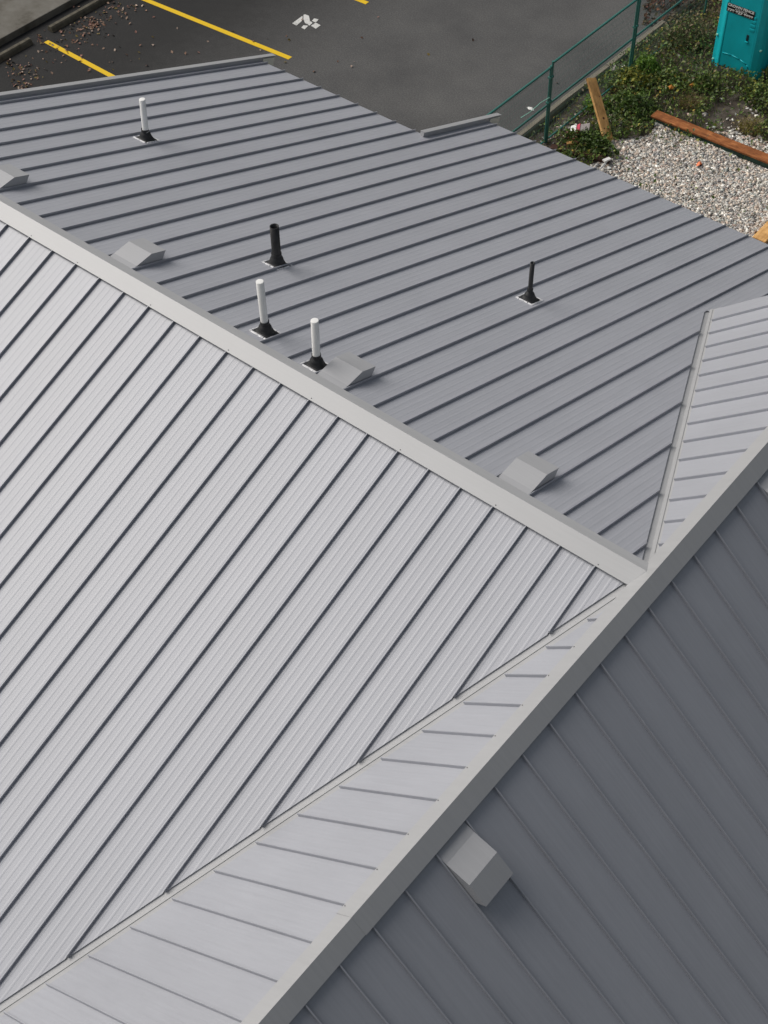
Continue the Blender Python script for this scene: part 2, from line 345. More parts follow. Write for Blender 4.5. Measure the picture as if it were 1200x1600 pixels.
# far slope B
dk = deck(SB, [(RK, 0.0), (-0.08, 0.0), (-2.64, 6.22), (4.2, 6.22), (4.2, E2), (RK2-0.04, E2), (RK2-0.04, E1), (RK, E1)])
tag(dk, 'far roof slope with vent pipes, hoods and a stepped eave')
xB0 = -0.3329; XV = -(pB*YN+zr)/pD
eave = lambda u: E2 if u > RK2-0.03 else E1
for j in range(-11, 30):
    u1 = xB0-j*S; u0 = u1-S; mb = MB(); pr = profile(u0, u1)
    st = []
    if u0 < XV: st.append(((max(u0, RK), min(u1, XV)), lambda u: 0.07, eave))
    if u1 > XV: st += [((max(u0, XV), u1), lambda u: 0.07, lambda u: min(E2, vB(u, 0.075))), ((max(u0, XV), u1), lambda u: 6.10, lambda u: E2)]
    if u0 < RK2-0.03 < u1:                     # the panel cut by the step
        st = [((u0, RK2-0.03), lambda u: 0.07, lambda u: E1), ((RK2-0.03, u1), lambda u: 0.07, lambda u: E2)]
    for grp in ([st[:-1], st[-1:]] if u0 > XV else [st]):   # beyond the crossing gable a panel is two sheets
        mb = MB(); pan(SB, pr, grp, mb)
        if mb.f: mb.build('roof_panel', 'metal_y', dk)
    if u1 < RK: continue
    if u1 < XV: seam(SB, u1, 0.07, eave(u1)-0.008, dk, 'metal_y')
    else:
        if vB(u1, 0.08) > 0.12: seam(SB, u1, 0.07, vB(u1, 0.08), dk, 'metal_y')
        seam(SB, u1, 6.10, E2-0.008, dk, 'metal_y')
# slope D, left of the crossing ridge
dk = deck(SD, [(YS, 0.0), (YN, 0.0), (YN, vDu(YN)), (0.0, vDu(0)), (-EA, vDl(EA)), (-EA-0.02, TD), (YS, TD)])
tag(dk, 'narrow left slope of the crossing gable, running into both valleys')
yDL, yDU = -0.6892, 0.4782
dl_end = lambda y: TD if y < -EA else vDl(y, 0.085)
for i in range(-1, 21):
    u1 = yDL-i*S; u0 = u1-S; mb = MB()
    if u0 < YS-S+0.01: break
    pan(SD, profile(u0, u1, 0.0008), [((max(u0, YS), u1), lambda u: 0.08, dl_end)], mb, 0.002)
    if mb.f: mb.build('roof_panel', 'metal_x', dk)
    if dl_end(u1) > 0.12 and u1 > YS: seam(SD, u1, 0.08, dl_end(u1)-0.006, dk, 'metal_x')
for i in range(-1, 14):
    u0 = yDU+i*S; u1 = u0+S; mb = MB()
    pan(SD, profile(u0, u1, 0.0008), [((u0, min(u1, YN)), lambda u: 0.08, lambda u: vDu(u, 0.036))], mb, 0.002)
    if mb.f: mb.build('roof_panel', 'metal_x', dk)
    if vDu(u0, 0.04) > 0.12: seam(SD, u0, 0.08, vDu(u0, 0.042), dk, 'metal_x')
# slope C, right of the crossing ridge
dk = deck(SC, [(YS, 0.0), (YN, 0.0), (YN, TC), (YS, TC)])
tag(dk, 'shaded right slope of the crossing gable')
yC = 0.1032
for i in range(-16, 23):
    u1 = yC-i*S; u0 = u1-S; mb = MB()
    if u0 > YN or u1 < YS: continue
    pan(SC, profile(u0, u1, 0.0004), [((max(u0, YS), min(u1, YN)), lambda u: 0.08, lambda u: TC)], mb)
    if mb.f: mb.build('roof_panel', 'metal_x', dk)
    if YS < u1 < YN: seam(SC, u1, 0.08, TC-0.008, dk, 'metal_x')
# ridge caps: folded sheet with turned-down hems and closures
def cap_piece(sl, sr, u0, u1, wl_, wr, h, e0=None, e1=None):
    mb = MB(); th = 0.0025
    hz = h
    def ring(u, k):
        s0 = (e0 if k == 0 else e1)
        f = (lambda t, side: s0(t, side)) if s0 else (lambda t, side: u)
        top = [sl.P(f(wl_, 0), wl_, hz-0.016), sl.P(f(wl_, 0), wl_, hz), None, sr.P(f(wr, 1), wr, hz), sr.P(f(wr, 1), wr, hz-0.016)]
        a = sl.P(f(0, 0), 0, hz); b_ = sr.P(f(0, 1), 0, hz); apex = (a+b_)/2; apex[2] += 0.002+hz*0.12; top[2] = apex
        return top
    r0, r1 = ring(u0, 0), ring(u1, 1)
    for i in range(4): mb.add([r0[i], r0[i+1], r1[i+1], r1[i]], [(0, 1, 2, 3)])
    dz = np.array((0, 0, -0.004))
    for i in range(4): mb.add([r0[i]+dz, r0[i+1]+dz, r1[i+1]+dz, r1[i]+dz], [(0, 1, 2, 3)])
    for r_ in (r0, r1):
        for i in range(4): mb.add([r_[i], r_[i+1], r_[i+1]+dz, r_[i]+dz], [(0, 1, 2, 3)])
    for s_, w_ in ((sl, wl_), (sr, wr)):       # vertical closure under the cap edge
        mb.add([s_.P(u0, w_-0.02, HP), s_.P(u1-0.1, w_-0.02, HP), s_.P(u1-0.1, w_-0.02, hz-0.004), s_.P(u0, w_-0.02, hz-0.004)], [(0, 1, 2, 3)])
    return mb
def mitre(t, side):
    p_ = pA if side == 0 else pB
    return -(zr+p_*t)/pD-0.006
rc = cap_piece(SA, SB, RK-0.10, -0.1, 0.192, 0.132, 0.006, None, mitre).build('ridge_cap', 'trim', bld)
for u in [xA0-i*S for i in (0, 3, 6, 9, 12, 15, 18, 20, 23)]:
    MB().lathe([(SA.P(u+0.025, 0.168, 0.004), 0.008), (SA.P(u+0.025, 0.168, 0.0085), 0.007), (SA.P(u+0.025, 0.168, 0.0105), 0.001)], 8).build('rivet', 'screw', rc)
JY = -4.43
c1_ = cap_piece(SD, SC, YS-0.02, JY, 0.152, 0.137, 0.004).build('ridge_cap', 'trim', bld)
c2_ = cap_piece(SD, SC, JY-0.03, YN+0.02, 0.155, 0.140, 0.009).build('ridge_cap', 'trim', bld)
for k in range(0, 9):
    u = yDL-(9-k)*S-0.0
    MB().lathe([(SD.P(u-0.03, 0.135, 0.006), 0.007), (SD.P(u-0.03, 0.135, 0.0125), 0.006), (SD.P(u-0.03, 0.135, 0.0145), 0.001)], 8).build('rivet', 'screw', c1_ if u < JY else c2_)
# valley flashing with a raised centre rib
def valley(sl, sgn, y0, y1, wa, wd):
    p_ = sl.p; mb = MB()
    def ring(y):
        t = abs(y); x = -(p_*t+zr)/pD
        dev = lambda off: sl.P(x-off, t, HP-0.016)                      # on the A or B side
        dd = lambda off: SD.P(y, max(-(x+off), 0.02), HP-0.003)                    # on the D side
        a, b_ = dev(0.004), dd(0.004); up = np.array((0, 0, 0.016))
        return [dev(wa), a, a+up, b_+up*0.6, b_, dd(wd)]
    r0, r1 = ring(y0), ring(y1)
    for i in range(5): mb.add([r0[i], r0[i+1], r1[i+1], r1[i]], [(0, 1, 2, 3)])
    return mb.build('valley_flashing', 'trim', bld)
valley(SA, -1, -0.12, -EA-0.02, 0.13, 0.16); valley(SB, 1, 0.10, YN-0.02, 0.16, 0.12)
# rake trims with cream boards showing past the eave
def rake(slope, x0, x1, t0, t1, h, ecut, sgn=1):
    r_ = [(x0, -0.16), (x1, -0.16), (x1, h-0.004), (x1, h), (x0, h), (x0, h-0.004)]
    o = MB().prism([slope.P(a, t0, hh) for a, hh in r_], [slope.P(a, t1, hh) for a, hh in r_]).build('rake_trim', 'trim', bld)
    if ecut: MB().prism([slope.P(a, ecut+0.01, hh) for a, hh in ((x1+0.002, -0.13), (x1+0.018, -0.13), (x1+0.018, h-0.03), (x1+0.002, h-0.03))],
                        [slope.P(a, t1-0.015, hh) for a, hh in ((x1+0.002, -0.13), (x1+0.018, -0.13), (x1+0.018, h-0.03), (x1+0.002, h-0.03))]).build('fascia_board', 'cream', o)
    # cover lip over the inner side
    MB().prism([slope.P(a, t0-0.004, hh) for a, hh in ((x0-0.006, h+0.002), (x1+0.022, h+0.002), (x1+0.022, h+0.006), (x0-0.006, h+0.006))],
               [slope.P(a, t1+0.01, hh) for a, hh in ((x0-0.006, h+0.002), (x1+0.022, h+0.002), (x1+0.022, h+0.006), (x0-0.006, h+0.006))]).build('trim_cover', 'trim', o)
rake(SB, RK-0.075, RK, 0.02, E1+0.30, 0.035, E1); rake(SA, RK-0.075, RK, 0.02, EA+0.2, 0.035, None)
rake(SB, RK2-0.07, RK2, E1-0.10, E2+0.30, 0.045, E2)
# walls under the eaves
def wall(pts):
    for (x0, y0, z0), (x1, y1, z1) in zip(pts, pts[1:]):
        d = np.array((x1-x0, y1-y0)); L = np.hypot(*d); nn = np.array((-d[1], d[0]))/L*0.12
        MB().prism([(x0, y0, -0.32), (x1, y1, -0.32), (x1, y1, z1), (x0, y0, z0)], [(x0+nn[0], y0+nn[1], -0.32), (x1+nn[0], y1+nn[1], -0.32), (x1+nn[0], y1+nn[1], z1), (x0+nn[0], y0+nn[1], z0)]).build('wall', 'wall', bld)
zB = lambda y: H0-pB*abs(y)-0.26; zA_ = lambda y: H0-pA*abs(y)-0.26
wall([(-11.8, 0, zB(0)), (-11.8, 7.1, zB(7.1)), (-8.4, 7.1, zB(7.1)), (-8.4, 8.9, zB(8.9)), (3.8, 8.9, zB(8.9)), (3.8, 6.3, zB(6.3))])
wall([(-2.9, -7.1, zA_(7.1)), (-11.8, -7.1, zA_(7.1)), (-11.8, 0, zA_(0))])
wall([(3.3, 5.95, H0-pC*3.3-0.2), (3.3, -8.4, H0-pC*3.3-0.2), (0, -8.4, H0-0.2), (-2.9, -8.4, H0-pD*2.9-0.2), (-2.9, -7.1, H0-pD*2.9-0.2)])
MB().prism([(-2.3, 5.9, H0-pB*5.9-0.05), (3.2, 5.9, H0-pC*3.2-0.25), (0, 5.9, H0-0.15)], [(-2.3, 6.02, H0-pB*6-0.05), (3.2, 6.02, H0-pC*3.2-0.25), (0, 6.02, H0-0.15)]).build('gable_wall', 'wall', bld)

# ------------------------------------------------------------------ vent hoods: panel-wide sheet boxes that open downslope
def hood(slope, u0, u1, t_off, label):
    base = slope.P((u0+u1)/2, 0.42+t_off, HP)
    th = thing('roof_vent_hood', base, label, 'roof vent', 'sheet metal vent hoods on the roof')
    k = math.hypot(1, slope.p)
    def Q(u, s_, h): return slope.P(u, s_/k+0*h, h)
    w0, w1 = u0+0.012, u1-0.012
    o = t_off
    top = [(0.13+o, HP+0.006), (0.25+o, 0.004), (0.475+o, 0.112), (0.715+o, 0.108)]
    mb = MB(); d_ = 0.003
    for (a, ha), (c, hc) in zip(top, top[1:]):
        mb.prism([Q(w0, a, ha), Q(w1, a, ha), Q(w1, c, hc), Q(w0, c, hc)], [Q(w0, a, ha-d_), Q(w1, a, ha-d_), Q(w1, c, hc-d_), Q(w0, c, hc-d_)])
    hb = mb.build('hood_top', 'hood', th)
    for w in (w0, w1):
        e = 0.002 if w == w0 else -0.002
        side = [(0.16+o, HP+0.001), (0.25+o, 0.0), (0.475+o, 0.108), (0.712+o, 0.104), (0.665+o, HP+0.001)]
        MB().prism([Q(w, a, h) for a, h in side], [Q(w+e, a, h) for a, h in side]).build('side_panel', 'hood', th)
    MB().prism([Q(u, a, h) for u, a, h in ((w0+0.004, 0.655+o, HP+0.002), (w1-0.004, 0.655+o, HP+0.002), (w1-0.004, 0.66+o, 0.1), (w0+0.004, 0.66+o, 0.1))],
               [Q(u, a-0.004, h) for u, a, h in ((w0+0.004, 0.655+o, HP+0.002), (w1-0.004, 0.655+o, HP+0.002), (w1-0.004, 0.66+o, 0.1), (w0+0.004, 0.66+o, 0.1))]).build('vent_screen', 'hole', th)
    MB().prism([Q(w0, 0.112+o, HP+0.003), Q(w1, 0.112+o, HP+0.003), Q(w1, 0.20+o, HP+0.003), Q(w0, 0.20+o, HP+0.003)],
               [Q(w0, 0.112+o, HP+0.006), Q(w1, 0.112+o, HP+0.006), Q(w1, 0.20+o, HP+0.006), Q(w0, 0.20+o, HP+0.006)]).build('flange', 'hood', th)
bx_ = lambda j: (xB0-(j+1)*S, xB0-j*S)
hood(SB, *bx_(23), 0.0, 'vent hood on the far slope, cut off by the left edge of the photo')
hood(SB, *bx_(17), 0.0, 'vent hood on the far slope uphill of the thick black pipe')
hood(SB, *bx_(9), 0.0, 'vent hood touching the right-hand white vent pipe')
hood(SB, *bx_(3), 0.0, 'vent hood on the far slope nearest where the ridges meet')
hood(SC, yC-9*S, yC-8*S, 0.07, 'vent hood with a pale top on the dark shaded slope')
hood(SC, yC+4*S, yC+5*S, 0.07, 'vent hood on the dark slope, a sliver at the right edge of the photo')
# ------------------------------------------------------------------ vent pipes
def vent_pipe(x, t, hgt, r_, material, openc, label, lean=(0, 0), seal_gap=0.5):
    base = SB.P(x, t, HP)
    th = thing('vent_pipe', base, label, 'vent pipe', 'plumbing vent pipes on the far roof slope')
    top = base+np.array((lean[0], lean[1], hgt))
    mb = MB(); ax = top-base
    L = lambda f, r: (base+ax*f, r)
    rings = [L(0.0, r_), L(1.0, r_)]
    if openc: rings += [(top+np.array((0, 0, 0.0)), r_-0.009), (base+ax*0.6, r_-0.009)]
    else: rings += [(top+np.array((0, 0, 0.004)), r_*0.9), (top+np.array((0, 0, 0.006)), 0.001)]
    pipe = mb.lathe(rings, 24).build('pipe', material, th)
    for p in pipe.data.polygons: p.use_smooth = len(p.vertices) == 4 and abs(p.normal.z) < 0.5
    if openc: MB().lathe([(base+ax*0.62, r_-0.0095), (base+ax*0.62, 0.001)], 16).build('pipe_bore', 'hole', th)
    # rubber boot: square skirt that rises in a concave cone, with two ring beads
    k = 28; mb = MB(); bs = 0.105+0.12*r_
    prev = None
    prof = [(1.0, 0.006, 1.0), (0.93, 0.012, 0.9), (0.72, 0.026, 0.35), (0.52, 0.06, 0.0), (0.36, 0.095, 0.0), (0.0, 0.135, 0.0), (-0.03, 0.138, 0.0), (-0.03, 0.175, 0.0), (0.0, 0.176, 0.0)]
    rings = []
    for f_, hh, sq in prof:
        ring = []
        for i in range(k):
            a = 2*math.pi*i/k; c_, s_ = math.cos(a), math.sin(a)
            rr = r_+0.004+max(f_, 0)*(bs-r_)
            if f_ < 0: rr = r_+0.009
            q = 1/max(abs(c_), abs(s_)); q = min(q, 1.3); rad = rr*(1+(q-1)*sq)
            g = SB.P(x+rad*c_, t+rad*s_, HP); flat = base+np.array((rad*c_, rad*s_, 0))
            m_ = min(hh/0.13, 1.0); p = g*(1-m_)+flat*m_; p = p+np.array((0, 0, hh))+ax/np.linalg.norm(ax)*0
            ring.append(p)
        rings.append(ring)
    for a, b_ in zip(rings, rings[1:]): mb.add(a+b_, [(i, (i+1) % k, k+(i+1) % k, k+i) for i in range(k)])
    mb.build('rubber_boot', 'rubber', th, smooth=True)
    fl = bs+0.012
    MB().prism([SB.P(x+a*fl, t+c*fl, HP+0.0015) for a, c in ((-1, -1), (1, -1), (1, 1), (-1, 1))], [SB.P(x+a*fl, t+c*fl, HP+0.005) for a, c in ((-1, -1), (1, -1), (1, 1), (-1, 1))]).build('flange', 'flange', th)
    # irregular bead of white sealant round the flange
    mb = MB(); cs = [(-1, -1), (1, -1), (1, 1), (-1, 1), (-1, -1)]
    rg = random.Random(int(x*1000)); 
    for (a0, c0), (a1, c1) in zip(cs, cs[1:]):
        nseg = 9
        for i in range(nseg):
            f0, f1 = i/nseg, (i+1)/nseg; wv = 0.010+0.006*rg.random()
            if rg.random() < seal_gap*0.5: continue
            q0 = np.array((a0+(a1-a0)*f0, c0+(c1-c0)*f0))*fl; q1 = np.array((a0+(a1-a0)*f1, c0+(c1-c0)*f1))*fl
            dd = (q1-q0)/np.linalg.norm(q1-q0); nn = np.array((-dd[1], dd[0]))*wv; q0 = q0-dd*0.008; q1 = q1+dd*0.008
            A_ = [SB.P(x+p[0], t+p[1], HP+0.001) for p in (q0-nn, q1-nn, q1+nn, q0+nn)]; B_ = [SB.P(x+p[0], t+p[1], HP+0.010+0.003*rg.random()) for p in (q0-nn*0.5, q1-nn*0.5, q1+nn*0.5, q0+nn*0.5)]
            mb.prism(A_, B_)
    tag(mb.build('sealant', 'seal', th), kind='stuff')
vent_pipe(-10.30, 3.19, 0.66, 0.044, 'pvc', False, 'white vent pipe farthest up the photo, near the left rake', (0.035, 0.01), 0.9)
vent_pipe(-6.53, 1.85, 0.585, 0.057, 'abs', True, 'thick black open vent pipe in the middle of the far slope', (0.005, 0.0), 0.6)
vent_pipe(-5.36, 0.41, 0.735, 0.044, 'pvc', False, 'taller left-hand white vent pipe of the pair near the ridge', (-0.012, 0), 0.25)
vent_pipe(-4.525, 0.335, 0.665, 0.044, 'pvc', False, 'white vent pipe standing against a vent hood near the ridge', (0.010, 0), 0.3)
vent_pipe(-4.19, 4.05, 0.60, 0.030, 'abs', True, 'thin black vent pipe alone towards the right of the far slope', (0.002, 0), 0.15)

# ------------------------------------------------------------------ fence panels
FX = -9.56
def fence_panel(y0, y1, ztop, label):
    th = thing('wire_fence', (FX, (y0+y1)/2, YZ), label, 'fence', 'green wire fences along the kerb')
    zb = YZ+0.07; zm = YZ+0.90; zt = YZ+ztop
    for y in (y0, y1): MB().tube((FX, y, YZ-0.25), (FX, y, zt+0.015), 0.024, seg=10).build('post', 'fence_green', th, smooth=False)
    for nm, z, r_ in (('top_rail', zt-0.02, 0.024), ('middle_rail', zm, 0.022), ('bottom_rail', zb, 0.020)):
        MB().tube((FX, y0, z), (FX, y1, z), r_, seg=8).build(nm, 'fence_green', th)
    mb = MB(); k = int((y1-y0)/0.055)
    for i in range(1, k):
        y = y0+(y1-y0)*i/k; mb.tube((FX+0.012, y, zb), (FX+0.012, y, zt-0.02), 0.0024, seg=3, cap=False)
    for z in np.arange(zb+0.1, zt-0.05, 0.15): mb.tube((FX+0.010, y0, z), (FX+0.010, y1, z), 0.0024, seg=3, cap=False)
    tag(mb.build('wire_mesh', 'wire', th), kind='stuff')
fence_panel(9.62, 12.64, 1.74, 'green wire fence panel running behind the roof edge'); fence_panel(12.70, 15.71, 1.81, 'green wire fence panel with the pine plank leaning on it')
fence_panel(15.79, 18.8, 1.81, 'green wire fence panel running out of the top of the photo')
def clampy(y, z, label):
    mb = MB(); 
    mb.box((FX-0.035, y-0.065, z-0.02), (FX+0.035, y+0.065, z+0.02))
    tag(mb.build('fence_clamp', 'fence_green', origin=(FX, y, z), bevel=0.008), label, 'clamp', 'clamps joining the fence panels')
clampy(12.67, YZ+1.5, 'upper clamp on the fence posts nearest the roof'); clampy(12.67, YZ+0.95, 'lower clamp on the fence posts nearest the roof'); clampy(15.75, YZ+1.15, 'clamp on the far pair of fence posts')
def ribbon(pts, w, name, material, label, cat):
    mb = MB()
    for a, b_ in zip(pts, pts[1:]): mb.tube(a, b_, w, seg=5)
    tag(mb.build(name, material, origin=pts[0]), label, cat)
ribbon([(FX+0.03, 12.64, 0.98), (FX-0.02, 12.4, 0.96), (FX-0.08, 12.15, 0.86), (FX-0.16, 11.95, 0.80)], 0.008, 'plastic_tie', 'clamp', 'pale green tie hanging off the fence by the near posts', 'tie')
ribbon([(FX, 15.8, 1.74), (FX+0.03, 16.0, 1.72), (FX+0.06, 16.12, 1.62)], 0.009, 'plastic_tie', 'clamp', 'pale green tie at the top of the far fence posts', 'tie')

# ------------------------------------------------------------------ timber lying about
def board(name, a, b_, w, th_, material, label, cat, side=None, up=(0, 0, 1), parts=()):
    a = np.array(a, float); b_ = np.array(b_, float); d = (b_-a); L = np.linalg.norm(d); d /= L
    s_ = np.cross(d, up); s_ /= np.linalg.norm(s_); n_ = np.cross(s_, d)
    rt = Matrix(((d[0], s_[0], n_[0]), (d[1], s_[1], n_[1]), (d[2], s_[2], n_[2])))
    th = bpy.data.objects.new(name, None); col.objects.link(th); th.matrix_world = Matrix.Translation(Vector(a)) @ rt.to_4x4(); th['_o'] = (0, 0, 0); th.empty_display_size = 0.2
    tag(th, label, cat)
    t1 = th_*0.72 if side else 0.0
    MB().box((0, -w/2, t1), (L, w/2, th_)).build('plank_face' if side else 'plank', material, th, bevel=0.006)
    if side: MB().box((0.004, -w/2+0.004, 0), (L-0.004, w/2-0.004, t1)).build('lower_face', side, th)
    for (f, q, r_) in parts:
        MB().lathe([((L*f, w*q, th_-0.004), r_), ((L*f, w*q, th_+0.0015), r_*0.95), ((L*f, w*q, th_+0.002), 0.001)], 10).build('knot', 'knot', th)
    return th
pl0 = gnd(950, 222, -0.09); pl1 = px(922, 123, (1, 0, 0), -9.50)
board('leaning_plank', pl0, pl1, 0.24, 0.05, 'pine', 'pale pine plank leaning against the green fence', 'plank', up=(0.68, 0.0, 0.72), parts=((0.36, 0.05, 0.03), (0.2, -0.2, 0.018), (0.7, 0.28, 0.014), (0.13, 0.1, 0.012)))
board('timber_beam', (-8.33, 14.74, -0.11), (-3.9, 14.74, -0.05), 0.26, 0.14, 'cedar', 'long wet reddish beam lying across the edge of the gravel', 'beam', side='mossy')
board('timber_offcut', gnd(1184, 380, -0.05), gnd(1232, 330, -0.05), 0.26, 0.09, 'pine', 'orange wood board end at the right edge, beside the roof', 'board')
board('brown_plank', (-9.35, 12.55, -0.05), (-8.16, 12.88, -0.05), 0.16, 0.05, 'brown_board', 'dark brown board half hidden under the eave, by the weeds', 'board')
board('wood_block', (-9.13, 12.78, -0.02), (-8.98, 12.90, 0.0), 0.09, 0.06, 'pine', 'small yellow wood block beside the eave', 'block')
# white marker lath with a card
g0 = gnd(937, 265, 0.0); g1_ = gnd(949, 251, 0.03)
lt = thing('marker_stake', tuple(g0), 'white T-shaped stake lying by the eave', 'stake')
MB().tube(g0, g1_, 0.020, seg=4).build('shaft', 'paper', lt)
hd = [gnd(u, v, 0.04) for u, v in ((941, 251), (951, 247), (955, 250), (945, 254))]
MB().prism(hd, [p+np.array((0, 0, 0.03)) for p in hd]).build('head', 'paper', lt)
def scrap(u, v, sx_, sy_, material, name, label, cat, h=0.04, z=None, grp=None):
    p = gnd(u, v, -0.06); zz = yz(p[0], p[1])+0.02 if z is None else z; k = 7; rg = random.Random(int(u*7+v)); mb = MB()
    ring = []; 
    for i in range(k):
        a = 2*math.pi*i/k; q = 0.75+0.5*rg.random(); ring.append((p[0]+sx_*q*math.cos(a), p[1]+sy_*q*math.sin(a), zz+h*rg.random()))
    top = (p[0], p[1], zz+h*1.5)
    mb.add(ring+[top, (p[0], p[1], zz-0.01)], [(i, (i+1) % k, k) for i in range(k)]+[(i, (i+1) % k, k+1) for i in range(k)])
    return tag(mb.build(name, material, origin=(p[0], p[1], zz)), label, cat, grp)
scrap(951, 263, 0.05, 0.05, 'paper', 'paper_scrap', 'white paper scrap beside the T-shaped stake', 'scrap')
scrap(891, 235, 0.035, 0.08, 'paper', 'paper_scrap', 'narrow white scrap right of the small wood block', 'scrap')
scrap(1093, 256, 0.055, 0.09, 'orange', 'orange_scrap', 'bright orange plastic scrap lying on the gravel', 'scrap', 0.06)
scrap(975, 107, 0.06, 0.06, 'paper', 'paper_scrap', 'crumpled white paper by the foot of the far fence posts', 'scrap', 0.06)
scrap(1058, 134, 0.035, 0.045, 'paper', 'paper_scrap', 'white scrap between two orange leaves in the weeds', 'scrap')
scrap(1054, 74, 0.025, 0.025, 'paper', 'paper_scrap', 'tiny white scrap in the weeds left of the toilet', 'scrap')
scrap(1007, 86, 0.03, 0.03, 'paper', 'paper_scrap', 'tiny white scrap just right of the far fence posts', 'scrap')
scrap(1060, 92, 0.03, 0.018, 'paper', 'paper_scrap', 'flat white scrap on bare dirt left of the toilet', 'scrap')
scrap(880, 200, 0.10, 0.07, 'greypack', 'rubble_stone', 'grey stone lying under the fence by the kerb', 'stone', 0.05)
scrap(962, 108, 0.17, 0.12, 'greypack', 'rubble_stone', 'broad flat stone at the foot of the far fence posts', 'stone', 0.05)
scrap(830, 175, 0.09, 0.05, 'paper', 'paper_scrap', 'white paper on the asphalt beyond the fence', 'scrap', 0.02, z=0.004)
# crushed carton
cp = gnd(907, 204, 0.05)
ct = thing('crushed_carton', (cp[0], cp[1], -0.05), 'crushed carton printed white, red and grey in the weeds', 'carton')
def cbox(u0, u1, material, nm, tilt):
    c0, s0 = math.cos(0.5), math.sin(0.5); R_ = lambda a, b_, z: (cp[0]+a*c0-b_*s0, cp[1]+a*s0+b_*c0, 0.03+z+tilt*a)
    MB().prism([R_(u0, -0.10, 0), R_(u1, -0.11, 0.01), R_(u1, 0.10, 0.05), R_(u0, 0.09, 0.03)], [R_(u0, -0.09, 0.07), R_(u1, -0.10, 0.09), R_(u1, 0.11, 0.12), R_(u0, 0.10, 0.10)]).build(nm, material, ct)
cbox(-0.20, -0.09, 'paper', 'end_flap', 0.3); cbox(-0.089, -0.02, 'red', 'printed_band', 0.3); cbox(-0.019, 0.17, 'greypack', 'carton_body', 0.15)

# ------------------------------------------------------------------ portable toilet
PX0, PX1, PY = -8.37, -7.24, 16.96; PZ = yz(-7.8, 17.3)-0.01
tl = thing('portable_toilet', ((PX0+PX1)/2, PY+0.55, PZ), 'teal portable toilet with a black sign on its door', 'portable toilet')
W_ = PX1-PX0
MB().prism([(x_, y_, PZ-0.08) for x_, y_ in ((PX0, PY+0.11), (PX0+0.2, PY-0.01), (PX1-0.19, PY-0.01), (PX1, PY+0.11), (PX1, PY+1.14), (PX0, PY+1.14))], [(x_, y_, PZ+0.10) for x_, y_ in ((PX0, PY+0.11), (PX0+0.2, PY-0.01), (PX1-0.19, PY-0.01), (PX1, PY+0.11), (PX1, PY+1.14), (PX0, PY+1.14))]).build('skid_base', 'grey_plastic', tl, bevel=0.015)
MB().box((PX0+0.03, PY+0.06, PZ+0.10), (PX1-0.03, PY+1.10, PZ+2.08)).build('cabin', 'teal', tl, bevel=0.03)
def post(poly):                                 # chamfered front corner, seen in plan
    MB().prism([(x_, y_, PZ+0.06) for x_, y_ in poly], [(x_, y_, PZ+2.12) for x_, y_ in poly]).build('corner_post', 'teal', tl, bevel=0.012)
post([(PX0, PY+0.10), (PX0+0.02, PY+0.055), (PX0+0.10, PY+0.03), (PX0+0.19, PY-0.02), (PX0+0.225, PY-0.02), (PX0+0.225, PY+0.10), (PX0+0.05, PY+0.22), (PX0, PY+0.22)])
post([(PX1, PY+0.10), (PX1, PY+0.30), (PX1-0.06, PY+0.30), (PX1-0.205, PY+0.10), (PX1-0.205, PY-0.02), (PX1-0.185, PY-0.02), (PX1-0.10, PY+0.02), (PX1-0.07, PY+0.035), (PX1-0.02, PY+0.075)])
for xa, xb in ((PX0-0.012, PX0+0.12), (PX1-0.12, PX1+0.012)):
    MB().box((xa, PY+0.96, PZ+0.06), (xb, PY+1.13, PZ+2.12)).build('corner_post', 'teal', tl, bevel=0.035)
for i in range(5):                              # ribs of the side wall
    MB().box((PX1-0.035, PY+0.28+i*0.135, PZ+0.18), (PX1-0.005, PY+0.34+i*0.135, PZ+2.0)).build('side_rib', 'teal', tl, bevel=0.01)
dr = MB().box((PX0+0.228, PY-0.012, PZ+0.12), (PX1-0.208, PY+0.055, PZ+2.0)).build('door', 'teal_door', tl, bevel=0.012)
DX0, DX1 = PX0+0.228, PX1-0.208
PY0 = PY; PY = PY-0.02
arc = [(DX0+0.03, 0.42), (DX0+0.25, 0.44), (DX0+0.45, 0.41), (DX0+0.62, 0.35), (DX1-0.03, 0.28)]
mb = MB()
for (xa, za), (xb, zb_) in zip(arc, arc[1:]): mb.tube((xa, PY+0.010, PZ+za), (xb, PY+0.010, PZ+zb_), 0.014, seg=6)
mb.build('door_moulding', 'teal_door', dr, smooth=True)
MB().box((DX1-0.20, PY-0.004, PZ+0.86), (DX1-0.15, PY+0.02, PZ+1.0)).build('handle_recess', 'dark', dr, bevel=0.006)
MB().box((DX1-0.21, PY-0.016, PZ+0.83), (DX1-0.14, PY+0.012, PZ+0.855)).build('handle', 'teal', dr, bevel=0.006)
for k in range(4): MB().box((DX1-0.165, PY-0.002, PZ+1.1+k*0.09), (DX1-0.06, PY+0.012, PZ+1.15+k*0.09)).build('louvre', 'teal_door', dr, bevel=0.006)
PY = PY0
for x in (PX0+0.03, PX1-0.08):
    for z in (0.16, 0.72): MB().box((x, PY+0.012, PZ+z), (x+0.04, PY+0.075, PZ+z+0.03)).build('fastener', 'clamp', tl, bevel=0.005)
mb = MB(); rp = [(-W_/2-0.03, 2.10), (-W_/2-0.02, 2.16), (-0.2, 2.30), (0.2, 2.30), (W_/2+0.02, 2.16), (W_/2+0.03, 2.10)]; cx_ = (PX0+PX1)/2
mb.prism([(cx_+a, PY-0.03, PZ+z) for a, z in rp], [(cx_+a, PY+1.16, PZ+z) for a, z in rp]); mb.build('roof', 'roof_plastic', tl, bevel=0.01)
